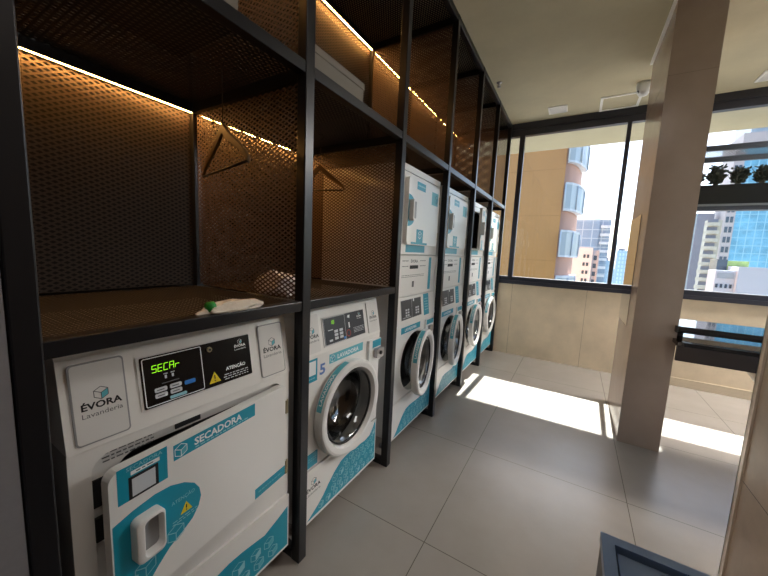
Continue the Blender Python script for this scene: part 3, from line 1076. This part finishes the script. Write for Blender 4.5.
for v in (1.52, 1.81):
    B().box(-0.006, 0.025, -0.004, 0.008, v - 1.668 - 0.03, v - 1.668 + 0.03, M['brass']).done('hinge', dd)
feet(ST, WS, DS)
STS = [ST]
for k, lab in ((1, 'second white stacked washer and dryer tower, washer door ajar, dryer shut'),
               (2, 'third white stacked washer and dryer tower, the only one with its upper dryer door open'),
               (3, 'last white stacked washer and dryer tower in the row, nearest the window')):
    STS.append(dup(ST, (-1.03, 1.94 + 0.812 * k, 0.11), lab))
for r, (tw, td) in zip(STS, ((9, 0.6), (8, 0.6), (3, 9), (0.5, 0.6))):
    for c in kids(r):
        if c.name.startswith('door') and not c.name.startswith('door_'):
            c.rotation_euler = (0, 0, math.radians(tw))
        if c.name.startswith('dryer_door'):
            c.rotation_euler = (0, 0, math.radians(td))

# ================================================================== THINGS ON THE RACK
def storage_box(label, x0, y0, z, dx, dy, h):
    t = thing('storage_box', label, 'box', (x0 + dx / 2, y0 + dy / 2, z), group='storage boxes on the upper shelf')
    B().box(-dx / 2, dx / 2, -dy / 2, dy / 2, 0, h * 0.86, M['box']).done('body', t, bevel=0.004)
    B().box(-dx / 2 - 0.004, dx / 2 + 0.004, -dy / 2 - 0.004, dy / 2 + 0.004, h * 0.86 - 0.012, h, M['box']).done('lid', t, bevel=0.004)
    return t


storage_box('beige lidded storage box on the first upper shelf, above the dryer bay', -1.42, 0.30, 2.2141, 0.36, 0.445, 0.15)
storage_box('beige lidded storage box on the second upper shelf, above the washer bay', -1.42, 1.065, 2.2141, 0.36, 0.42, 0.155)


def hanger(label, p, rz, L, h, hook_top):
    """p = middle of the trouser bar"""
    t = thing('clothes_hanger', label, 'hanger', p, rz, 'wooden hangers under the shelf')
    b = B()
    arm = []
    for k in range(15):
        s = -1 + 2 * k / 14
        a = abs(s)
        arm.append((s * L / 2, 0, 0.012 + (h - 0.012) * (1 - a) ** 0.8 * (1 - 0.12 * math.sin(a * PI))))
    vs, fs = [], []
    for i, q in enumerate(arm):
        wv = 0.020 + 0.022 * (1 - abs(-1 + 2 * i / 14))
        for dy, dz in ((-0.006, -wv / 2), (0.006, -wv / 2), (0.006, wv / 2), (-0.006, wv / 2)):
            vs.append((q[0], dy, q[2] + dz))
    for i in range(14):
        for k in range(4):
            fs.append((i * 4 + k, i * 4 + (k + 1) % 4, (i + 1) * 4 + (k + 1) % 4, (i + 1) * 4 + k))
    fs += [(3, 2, 1, 0), (56, 57, 58, 59)]
    b.add(vs, fs, M['wood'])
    b.done('shoulders', t, bevel=0.003)
    B().tube([(-L / 2 + 0.01, 0, 0.006), (L / 2 - 0.01, 0, 0.006)], 0.005, M['dark_wood']).done('trouser_bar', t)
    k = hook_top - p[2]
    pts = [(0, 0, h), (0, 0, k - 0.045)] + [(0.018 * math.sin(a) - 0.0 + 0.0, 0, k - 0.027 - 0.018 * math.cos(a)) for a in [PI * 0.25 * i for i in range(0, 6)]]
    B().tube(pts, 0.0018, M['gasket'], 6).done('hook', t)
    return t


hanger('wooden hanger with dark bar in the first bay above the dryer', (-1.255, 0.808, 1.785), math.radians(-12.6), 0.47, 0.165, 2.215)
hanger('wooden hanger in the second bay above the washing machine', (-1.46, 1.60, 1.855), math.radians(16.5), 0.34, 0.15, 2.2155)


def crumple(name, label, cat, loc, rz, size, m, seed, extra=None):
    """a crushed plastic bag: a lumpy closed skin resting on its flat underside"""
    rnd = random.Random(seed)
    bm = bmesh.new()
    bmesh.ops.create_icosphere(bm, subdivisions=4, radius=1.0)
    ph = [[rnd.uniform(-4, 4) for _ in range(3)] + [rnd.uniform(0, 6.28)] for _ in range(16)]
    for v in bm.verts:
        s = sum(math.sin(3.2 * sum(a * c for a, c in zip(q[:3], v.co)) * 0.55 + q[3]) for q in ph) / 16
        s += 0.5 * abs(sum(math.sin(2.1 * sum(a * c for a, c in zip(q[:3], v.co)) + q[3] * 2) for q in ph[:8]) / 8)
        k = 1.0 + 0.45 * s
        v.co *= k
    for v in bm.verts:
        v.co = Vector((v.co.x * size[0] / 2, v.co.y * size[1] / 2, max(v.co.z, -0.35) * size[2] / 1.35))
    z = min(v.co.z for v in bm.verts)
    for v in bm.verts:
        v.co.z -= z
    me = bpy.data.meshes.new(name)
    bm.to_mesh(me)
    bm.free()
    me.materials.append(M[m])
    for p in me.polygons:
        p.use_smooth = rnd.random() < 0.5
    return me


ZC = 1.2561
t = thing('plastic_packet', 'clear crumpled plastic packet with a green label on the counter above the dryer', 'packet', (-1.03, 0.695, 1.2642), 0.06)
o = bpy.data.objects.new('wrapper', crumple('wrapper', '', '', None, 0, (0.075, 0.235, 0.034), 'bag', 4))
COL.objects.link(o)
o.parent = t
b = B()
b.tube([(0.0, -0.098, 0.0205), (0.0, -0.078, 0.0205)], [0.018, 0.020], M['green'], 10)
b.done('label_band', t)
o = bpy.data.objects.new('crumpled_bag', crumple('crumpled_bag', '', '', None, 0, (0.25, 0.17, 0.10), 'bag_white', 9))
COL.objects.link(o)
o.location = (-1.275, 1.125, ZC)
o.rotation_euler = (0, 0, 0.3)
tag(o, 'crumpled white plastic bag on the counter behind the mesh divider, above the washing machine', 'bag')

# ================================================================== ROOM THINGS
# bin at the right foot of the picture
BN = thing('waste_bin', 'sky tinted blue steel waste bin with framed square lid beside the partition wall', 'bin', (0.354, 0.953, 0))
x0, x1, y0, y1, zt = -0.2, 0.2, -0.2, 0.2, 0.65
b = B()
b.box(x0, x1, y0, y1, 0.02, zt - 0.03, M['bin_dark'])
b.done('body', BN, bevel=0.006)
b = B()
r = 0.031
b.box(x0 - 0.002, x1 + 0.002, y1 - r, y1 + 0.002, zt - 0.03, zt, M['bin']).box(x0 - 0.002, x1 + 0.002, y0 - 0.002, y0 + r, zt - 0.03, zt, M['bin'])
b.box(x0 - 0.002, x0 + r, y0 + r, y1 - r, zt - 0.03, zt, M['bin']).box(x1 - r, x1 + 0.002, y0 + r, y1 - r, zt - 0.03, zt, M['bin'])
b.done('rim', BN)
B().box(x0 + r + 0.006, x1 - r - 0.006, y0 + r + 0.006, y1 - r - 0.012, zt - 0.03, zt - 0.014, M['bin']).done('flap', BN, bevel=0.002)
B().box(x0 + 0.02, x1 - 0.02, y0 + 0.02, y1 - 0.02, 0.0, 0.02, M['gasket']).done('base', BN)

# mirror panel on the column's left face
b = B()
b.box(0.436, 0.44, 3.50, 4.07, 0.93, 1.9, M['mirror'])
mo = b.done('wall_mirror')
tag(mo, 'tall glossy mirror panel fixed to the left face of the tiled column', 'mirror')

# bar counter fixed to the right side of the column
CT = thing('stone_counter', 'two tier polished black stone bar counter joined to the right side of the column', 'counter', (1.6, 3.4, 0))
cx, cy = 1.6, 3.4
B().box(0.717 - cx, 2.6 - cx, 3.16 - cy, 3.60 - cy, 0.985, 1.033, M['black_stone']).box(0.694 - cx, 0.717 - cx, 3.16 - cy, 3.198 - cy, 0.985, 1.033, M['black_stone']).done('upper_tier', CT, bevel=0.003)
B().box(0.717 - cx, 2.6 - cx, 3.05 - cy, 3.66 - cy, 0.904, 0.934, M['black_stone']).box(0.692 - cx, 0.717 - cx, 3.05 - cy, 3.198 - cy, 0.904, 0.934, M['black_stone']).done('lower_tier', CT, bevel=0.002)
B().box(0.693 - cx, 2.6 - cx, 3.053 - cy, 3.08 - cy, 0.795, 0.904, M['stone_edge']).done('apron', CT)
B().box(0.717 - cx, 2.6 - cx, 3.62 - cy, 3.65 - cy, 0.795, 0.904, M['stone_edge']).done('apron', CT)
for x in (0.717, 1.62, 2.54):
    B().box(x - cx, x + 0.06 - cx, 3.32 - cy, 3.58 - cy, 0.934, 0.985, M['stone_edge']).done('riser', CT)
B().box(2.5 - cx, 2.6 - cx, 3.09 - cy, 3.61 - cy, 0, 0.904, M['stone_edge']).done('leg', CT)
b = B()
TB = lambda a, c, n: (a, c, n)
b.lathe([(0.235, 0.904), (0.235, 0.80), (0.22, 0.73), (0.17, 0.66), (0.09, 0.625), (0.03, 0.62), (0.001, 0.62)], (1.375 - cx, 3.32 - cy), M['cream'], TB, 36)
bo = b.done('basin', CT)
bo['label'] = 'cream basin hanging below the black counter'
B().tube([(1.375 - cx, 3.32 - cy, 0.62), (1.375 - cx, 3.32 - cy, 0.52), (1.375 - cx, 3.61 - cy, 0.52)], 0.02, M['gasket'], 10).done('drain_pipe', CT)

# planter rack hung from the slab outside the right-hand window
YP = 5.6
PR = thing('planter_rack', 'black metal rack with a fine mesh band hanging outside the right window', 'rack', (2.1, YP, 2.188))
for z in (2.768, 2.906):
    B().box(-1.34, 1.6, -0.02, 0.02, z - 2.2, z + 0.06 - 2.2, M['frame']).done('bar', PR)
B().box(-1.34, 1.6, -0.001, 0.001, 2.828 - 2.2, 2.906 - 2.2, M['mesh_scr']).done('mesh_band', PR)
for x in (-1.38, 1.6):
    B().box(x, x + 0.04, -0.02, 0.02, -0.02, CEIL - 2.201, M['frame']).done('post', PR)
B().box(-1.34, 1.6, -0.065, 0.065, -0.02, 0.03, M['frame']).done('ledge', PR)
B().box(-1.34, 1.6, -0.075, -0.062, 0.0305, 0.055, M['silver']).done('front_edge', PR)
PB = thing('planter_box', 'long dark planter box standing on the rack outside the right window', 'planter', (2.22, YP, 2.2195))
b = B()
b.box(-1.42, 1.42, -0.06, -0.046, 0, 0.255, M['planter']).box(-1.42, 1.42, 0.046, 0.06, 0, 0.255, M['planter'])
b.box(-1.42, -1.405, -0.046, 0.046, 0, 0.255, M['planter']).box(1.405, 1.42, -0.046, 0.046, 0, 0.255, M['planter']).box(-1.42, 1.42, -0.06, 0.06, 0, 0.012, M['planter'])
b.done('trough', PB, bevel=0.003)
B().box(-1.403, 1.403, -0.045, 0.045, 0.2, 0.24, M['stem']).done('soil', PB)


def shrub(x, h, n, seed, label):
    rnd = random.Random(seed)
    t = thing('shrub', label, 'plant', (x, YP, 2.478), group='shrubs in the planter box')
    st, lf = B(), B()
    for k in range(n):
        a = rnd.uniform(0, 6.28)
        sp = rnd.uniform(0.03, 0.076)
        hh = h * rnd.uniform(0.45, 1.0)
        p = [Vector((0.02 * math.cos(a), 0.015 * math.sin(a), 0)), Vector((sp * 0.5 * math.cos(a), sp * 0.4 * math.sin(a), hh * 0.5)), Vector((sp * math.cos(a), sp * 0.5 * math.sin(a), hh))]
        st.tube(p, [0.004, 0.003, 0.002], M['stem'], 5)
        for q in range(11):
            f = rnd.uniform(0.2, 1.0)
            c = p[0].lerp(p[1], f * 2) if f < 0.5 else p[1].lerp(p[2], f * 2 - 1)
            d = Vector((rnd.uniform(-1, 1), rnd.uniform(-0.8, 0.8), rnd.uniform(0.0, 0.9))).normalized()
            w = d.cross(Vector((rnd.uniform(-1, 1), rnd.uniform(-1, 1), 0.3))).normalized()
            L = rnd.uniform(0.036, 0.056)
            nn = d.cross(w).normalized() * 0.006
            lf.add([c, c + d * L * 0.35 + w * L * 0.28 + nn, c + d * L * 0.75 + w * L * 0.24 + nn, c + d * L, c + d * L * 0.75 - w * L * 0.24 + nn, c + d * L * 0.35 - w * L * 0.28 + nn, c + d * L * 0.5],
                   [(0, 1, 6), (1, 2, 6), (2, 3, 6), (3, 4, 6), (4, 5, 6), (5, 0, 6)], M['leaf'])
    st.done('stems', t)
    lf.done('foliage', t)


for x, h, n, seed, lab in ((1.19, 0.16, 60, 1, 'low dark green shrub at the left end of the planter box, half behind the column'),
                           (1.385, 0.235, 60, 2, 'dark green shrub with tall sprigs, second from the left in the planter box'),
                           (1.58, 0.20, 66, 3, 'round dark green shrub, third from the left in the planter box'),
                           (1.782, 0.19, 66, 4, 'low dark green shrub, fourth from the left in the planter box'),
                           (1.975, 0.22, 66, 6, 'bushy dark green shrub, fifth from the left in the planter box')):
    shrub(x, h, n, seed, lab)

# ceiling fittings
def vent(label, x0, x1, y0, y1):
    t = thing('ceiling_vent', label, 'vent', ((x0 + x1) / 2, (y0 + y1) / 2, CEIL), group='ceiling vents')
    w, d = (x1 - x0) / 2, (y1 - y0) / 2
    b = B()
    f = 0.018
    b.box(-w, w, -d, -d + f, -0.012, 0, M['white_trim']).box(-w, w, d - f, d, -0.012, 0, M['white_trim'])
    b.box(-w, -w + f, -d + f, d - f, -0.012, 0, M['white_trim']).box(w - f, w, -d + f, d - f, -0.012, 0, M['white_trim'])
    b.done('frame', t)
    b = B()
    b.box(-w + f, w - f, -d + f, d - f, -0.003, 0, M['vent_dark'])
    k = 7
    for i in range(k):
        y = -d + f + (2 * d - 2 * f) * (i + 0.5) / k
        b.box(-w + f, w - f, y - 0.007, y + 0.007, -0.009, -0.003, M['white_trim'])
    b.done('grille', t)


vent('white square ceiling vent left of the column, near the window', -0.5, -0.285, 4.72, 4.93)
vent('white square ceiling vent right of the column', 1.385, 1.62, 4.70, 4.93)
t = thing('access_hatch', 'large ceiling hatch outlined by a thin white frame beside the column', 'hatch', (0.26, 4.89, CEIL))
b = B()
b.box(-0.2, 0.2, -0.2, -0.172, -0.012, 0, M['white_trim']).box(-0.2, 0.2, 0.172, 0.2, -0.012, 0, M['white_trim'])
b.box(-0.2, -0.172, -0.172, 0.172, -0.012, 0, M['white_trim']).box(0.172, 0.2, -0.172, 0.172, -0.012, 0, M['white_trim'])
b.done('frame', t)
B().box(-0.172, 0.172, -0.172, 0.172, -0.004, 0, M['ceiling']).done('panel', t)
t = thing('security_camera', 'small white dome security camera on the ceiling beside the column', 'camera', (0.435, 4.5, CEIL))
TZ = lambda a, c, n: (a, c, n)
B().lathe([(0.001, 0), (0.068, 0), (0.068, -0.04), (0.062, -0.07)], (0, 0), M['cam_white'], TZ, 24).done('housing', t)
B().lathe([(0.062, -0.07), (0.058, -0.095), (0.04, -0.125), (0.001, -0.138)], (0, 0), M['cam_white'], TZ, 24).done('dome', t)
B().tube([(-0.036, -0.02, -0.088), (-0.05, -0.022, -0.096)], 0.018, M['gasket'], 14).done('lens', t)
t = thing('fire_sprinkler', 'small chrome sprinkler head on the ceiling beside the rack', 'sprinkler', (-0.92, 3.85, CEIL))
B().lathe([(0.001, 0), (0.03, 0), (0.028, -0.006), (0.012, -0.01), (0.009, -0.03), (0.001, -0.03)], (0, 0), M['silver'], TZ, 16).done('body', t)
B().lathe([(0.001, -0.045), (0.02, -0.045), (0.02, -0.048), (0.001, -0.048)], (0, 0), M['silver'], TZ, 16).done('deflector', t)
B().tube([(0.008, 0, -0.028), (0.014, 0, -0.038), (0.004, 0, -0.046)], 0.0025, M['silver'], 6).tube([(-0.008, 0, -0.028), (-0.014, 0, -0.038), (-0.004, 0, -0.046)], 0.0025, M['silver'], 6).done('yoke', t)

def fill_lamp(label, x, y, m='fill_lamp'):  # fill light panel added out of view to brighten the room
    t = thing('added_fill_panel', label, 'light', (x, y, CEIL), group='added fill light panels out of view')
    b = B()
    w, d = (0.32, 0.62) if m == 'fill_lamp_low' else (0.62, 0.32)
    b.box(-w, w, -d, -d + 0.02, -0.03, 0, M['white_trim']).box(-w, w, d - 0.02, d, -0.03, 0, M['white_trim'])
    b.box(-w, -w + 0.02, -d + 0.02, d - 0.02, -0.03, 0, M['white_trim']).box(w - 0.02, w, -d + 0.02, d - 0.02, -0.03, 0, M['white_trim'])
    b.done('frame', t)
    B().box(-w + 0.02, w - 0.02, -d + 0.02, d - 0.02, -0.022, -0.002, M[m]).done('diffuser', t)


fill_lamp('unseen fill light panel added over the aisle in front of the dryer', 0.38, 0.3, 'fill_lamp_low')
fill_lamp('unseen fill light panel added over the counter side of the room, near the window', 2.9, 4.75)
fill_lamp('unseen fill light panel added over the counter side of the room, farther from the column', 4.3, 4.75)

# ================================================================== THE CITY
GZ = -32.0
struct(simple('ground', None, 'street', (-300, 300, 8, 700, GZ - 1, GZ)))


def bld(label, x, y):
    return thing('building', label, 'building', (x, y, GZ))


def part(name, root, *items, bevel=0):
    b = B()
    rx, ry, rz = root.location
    for m, (x0, x1, y0, y1, z0, z1) in items:
        b.box(x0 - rx, x1 - rx, y0 - ry, y1 - ry, z0 - rz, z1 - rz, M[m])
    return b.done(name, root, bevel=bevel)


# orange apartment block with rounded corner and boxed bay windows
OB = bld('orange rendered apartment block with white boxed bay windows on its rounded corner', -6.0, 24.0)
part('wall', OB, ('orange', (-14, -1.06, 22.0, 34, GZ, 12)))
b = B()
def arcpt(f, r=2.2):
    a = f * PI / 2
    return (-1.06 + 0.8 * math.sin(a), 22.02 + 3.5 * (1 - math.cos(a)))
N = 10
vs, fs = [], []
for i in range(N + 1):
    p = arcpt(i / N)
    for z in (GZ, 12):
        vs.append((p[0] + 6, p[1] - 24, z - GZ))
fs = [(2 * i, 2 * i + 2, 2 * i + 3, 2 * i + 1) for i in range(N)]
b.add(vs, fs, M['pinkbrown'], True)
b.box(-1.06 + 6, -0.27 + 6, 25.53 - 24, 33 - 24, 0, 12 - GZ, M['pinkbrown'])
b.done('rounded_corner', OB)
for k in range(-3, 4):
    zc = 2.35 + 2.72 * k
    b, g = B(), B()
    P = [arcpt(f) for f in (0.06, 0.25, 0.45, 0.65, 0.85)]
    Q = []
    for i, f in enumerate((0.06, 0.25, 0.45, 0.65, 0.85)):
        a = f * PI / 2
        Q.append((P[i][0] + 0.32 * math.sin(a) + 0.02, P[i][1] - 0.32 * math.cos(a)))
    def slab(bb, z0, z1, m, inner=P, outer=Q):
        n_ = len(inner)
        ring = [(p[0] + 6, p[1] - 24) for p in inner] + [(q[0] + 6, q[1] - 24) for q in reversed(outer)]
        bb.poly(ring, z0 - GZ, z1 - GZ, M[m], XYZ)
    slab(b, zc - 0.80, zc - 0.68, 'city_white')
    slab(b, zc + 0.68, zc + 0.80, 'city_white')
    for i in (0, 2, 4):
        b.tube([(Q[i][0] + 6, Q[i][1] - 24, zc - 0.7 - GZ), (Q[i][0] + 6, Q[i][1] - 24, zc + 0.7 - GZ)], 0.05, M['city_white'], 6)
    slab(g, zc - 0.68, zc + 0.68, 'pale_win', inner=[((p[0] * 0.4 + q[0] * 0.6), (p[1] * 0.4 + q[1] * 0.6)) for p, q in zip(P, Q)],
         outer=[(p[0] * 0.1 + q[0] * 0.9, p[1] * 0.1 + q[1] * 0.9) for p, q in zip(P, Q)])
    bw = b.done('bay_window', OB)
    g.done('pane', bw)

# grey glazed block with white balconies
GB = bld('grey grid glazed office block with white balconies down its right side', 1.5, 66)
part('curtain_wall', GB, ('curtain', (-2.0, 2.6, 60.0, 70, GZ, 7.7)))
part('tower', GB, ('curtain', (2.6, 4.05, 60.3, 70, GZ, 7.7)))
for k in range(11):
    z = 6.9 - 1.25 * k
    bl = part('balcony', GB, ('city_white', (2.75, 3.95, 59.6, 60.3, z - 0.55, z - 0.15)))
    part('opening', bl, ('city_win', (2.5 + 0.4 * (k % 2), 3.6, 60.2, 60.29, z - 0.15, z + 0.4))).parent = GB
WB = bld('low pale apartment block standing in front of the grey office block', 0.8, 53)
part('wall', WB, ('city_white', (-1.2, 1.75, 50.0, 57, GZ, 3.0)))
part('side_wing', WB, ('city_pink', (1.75, 2.5, 50.8, 57, GZ, 2.7)))
for k in range(7):
    z = 2.1 - 1.05 * k
    for x in (0.75, 1.15):
        part('window', WB, ('city_win', (x, x + 0.26, 49.95, 50.0, z - 0.45, z)))
    part('wing_window', WB, ('city_win', (1.95, 2.3, 50.75, 50.8, z - 0.7, z - 0.1)))
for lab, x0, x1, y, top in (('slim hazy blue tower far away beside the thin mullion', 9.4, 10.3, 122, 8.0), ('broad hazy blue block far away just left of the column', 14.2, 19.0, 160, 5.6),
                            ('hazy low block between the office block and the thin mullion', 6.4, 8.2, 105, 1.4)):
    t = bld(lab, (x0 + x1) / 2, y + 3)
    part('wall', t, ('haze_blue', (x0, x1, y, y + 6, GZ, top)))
    part('roof_plant', t, ('city_grey', (x0 + 0.3, x0 + 0.3 + (x1 - x0) * 0.4, y + 1, y + 4, top, top + 0.8)))
# right-hand window
t = bld('plain tall grey concrete tower at the left of the right window', 20, 97)
part('wall', t, ('city_grey', (20.9, 23.4, 92, 95, GZ, 12)))
part('glass_edge', t, ('pale_win', (20.2, 20.9, 92.4, 95, GZ, 12)))
CB = bld('cream tower with stacks of curved balconies beside the grey tower', 20.7, 82.0)
b = B()
b.box(-0.4, 1.5, 0.6, 2.6, 0, 9.7 - GZ, M['city_cream'])
b.done('wall', CB)
for k in range(17):
    z = 8.6 - 1.45 * k
    w = 1.0 + 0.02 * k
    pts = [(-w + 0.15, 0.6)] + [(w * 0.98 * math.cos(a) + 0.2, 0.55 - 0.9 * math.sin(a)) for a in [PI - PI * i / 12 for i in range(13)]] + [(w + 0.2, 0.6)]
    b = B()
    b.poly(pts, z - GZ, z + 0.62 - GZ, M['city_cream'], XYZ)
    bl = b.done('balcony', CB)
    B().box(-0.5, 0.9, 0.5, 0.59, z + 0.62 - GZ, z + 1.3 - GZ, M['city_grey']).done('opening', CB)
BT = bld('tall blue glass tower with a pale framed window column on its left', 30, 95)
part('curtain_wall', BT, ('blueglass', (25.75, 40, 90, 100, -0.6, 24.0)))
part('corner_column', BT, ('city_pink', (24.3, 25.75, 89.7, 96, GZ, 23.2)))
part('podium', BT, ('city_white', (25.75, 40, 89.8, 100, GZ, -0.6)))
part('crown', BT, ('city_pink', (25.0, 41, 89.4, 100, 24.0, 26.6)))
part('roof_glass', BT, ('pale_win', (26.3, 40, 91, 99, 26.6, 30)))
for k in range(14):
    z = 21.6 - 1.95 * k
    for x in (24.5, 25.1):
        part('window', BT, ('city_win', (x, x + 0.42, 89.62, 89.7, z, z + 1.15)))
LB = bld('low white building with a roof garden in front of the blue glass tower', 13.5, 46)
part('wing', LB, ('city_white', (10.85, 12.15, 40.0, 42, GZ, 1.05)))
part('wing_glazing', LB, ('pale_win', (10.95, 12.05, 39.95, 40, 0.35, 0.85)))
part('wall', LB, ('city_white', (12.15, 18.5, 39.6, 42, GZ, 1.45)))
part('roof_garden', LB, ('city_green', (12.1, 13.5, 42.1, 44, GZ, 1.95)))
part('roof_room', LB, ('city_win', (11.4, 12.1, 42.1, 44, GZ, 2.05)))
part('parapet', LB, ('city_pink', (14.0, 14.2, 39.4, 39.59, 1.3, 1.95)), ('city_white', (14.2, 18.5, 39.4, 39.59, 1.3, 1.75)))
for k in range(4):
    z = -0.15 - 0.75 * k
    for x in (10.95, 11.25, 11.55, 11.85):
        part('window', LB, ('city_win', (x, x + 0.15, 39.95, 40.0, z - 0.35, z)))
    for x in (14.2, 14.5):
        part('window', LB, ('city_win', (x, x + 0.2, 39.55, 39.6, z - 0.3, z)))
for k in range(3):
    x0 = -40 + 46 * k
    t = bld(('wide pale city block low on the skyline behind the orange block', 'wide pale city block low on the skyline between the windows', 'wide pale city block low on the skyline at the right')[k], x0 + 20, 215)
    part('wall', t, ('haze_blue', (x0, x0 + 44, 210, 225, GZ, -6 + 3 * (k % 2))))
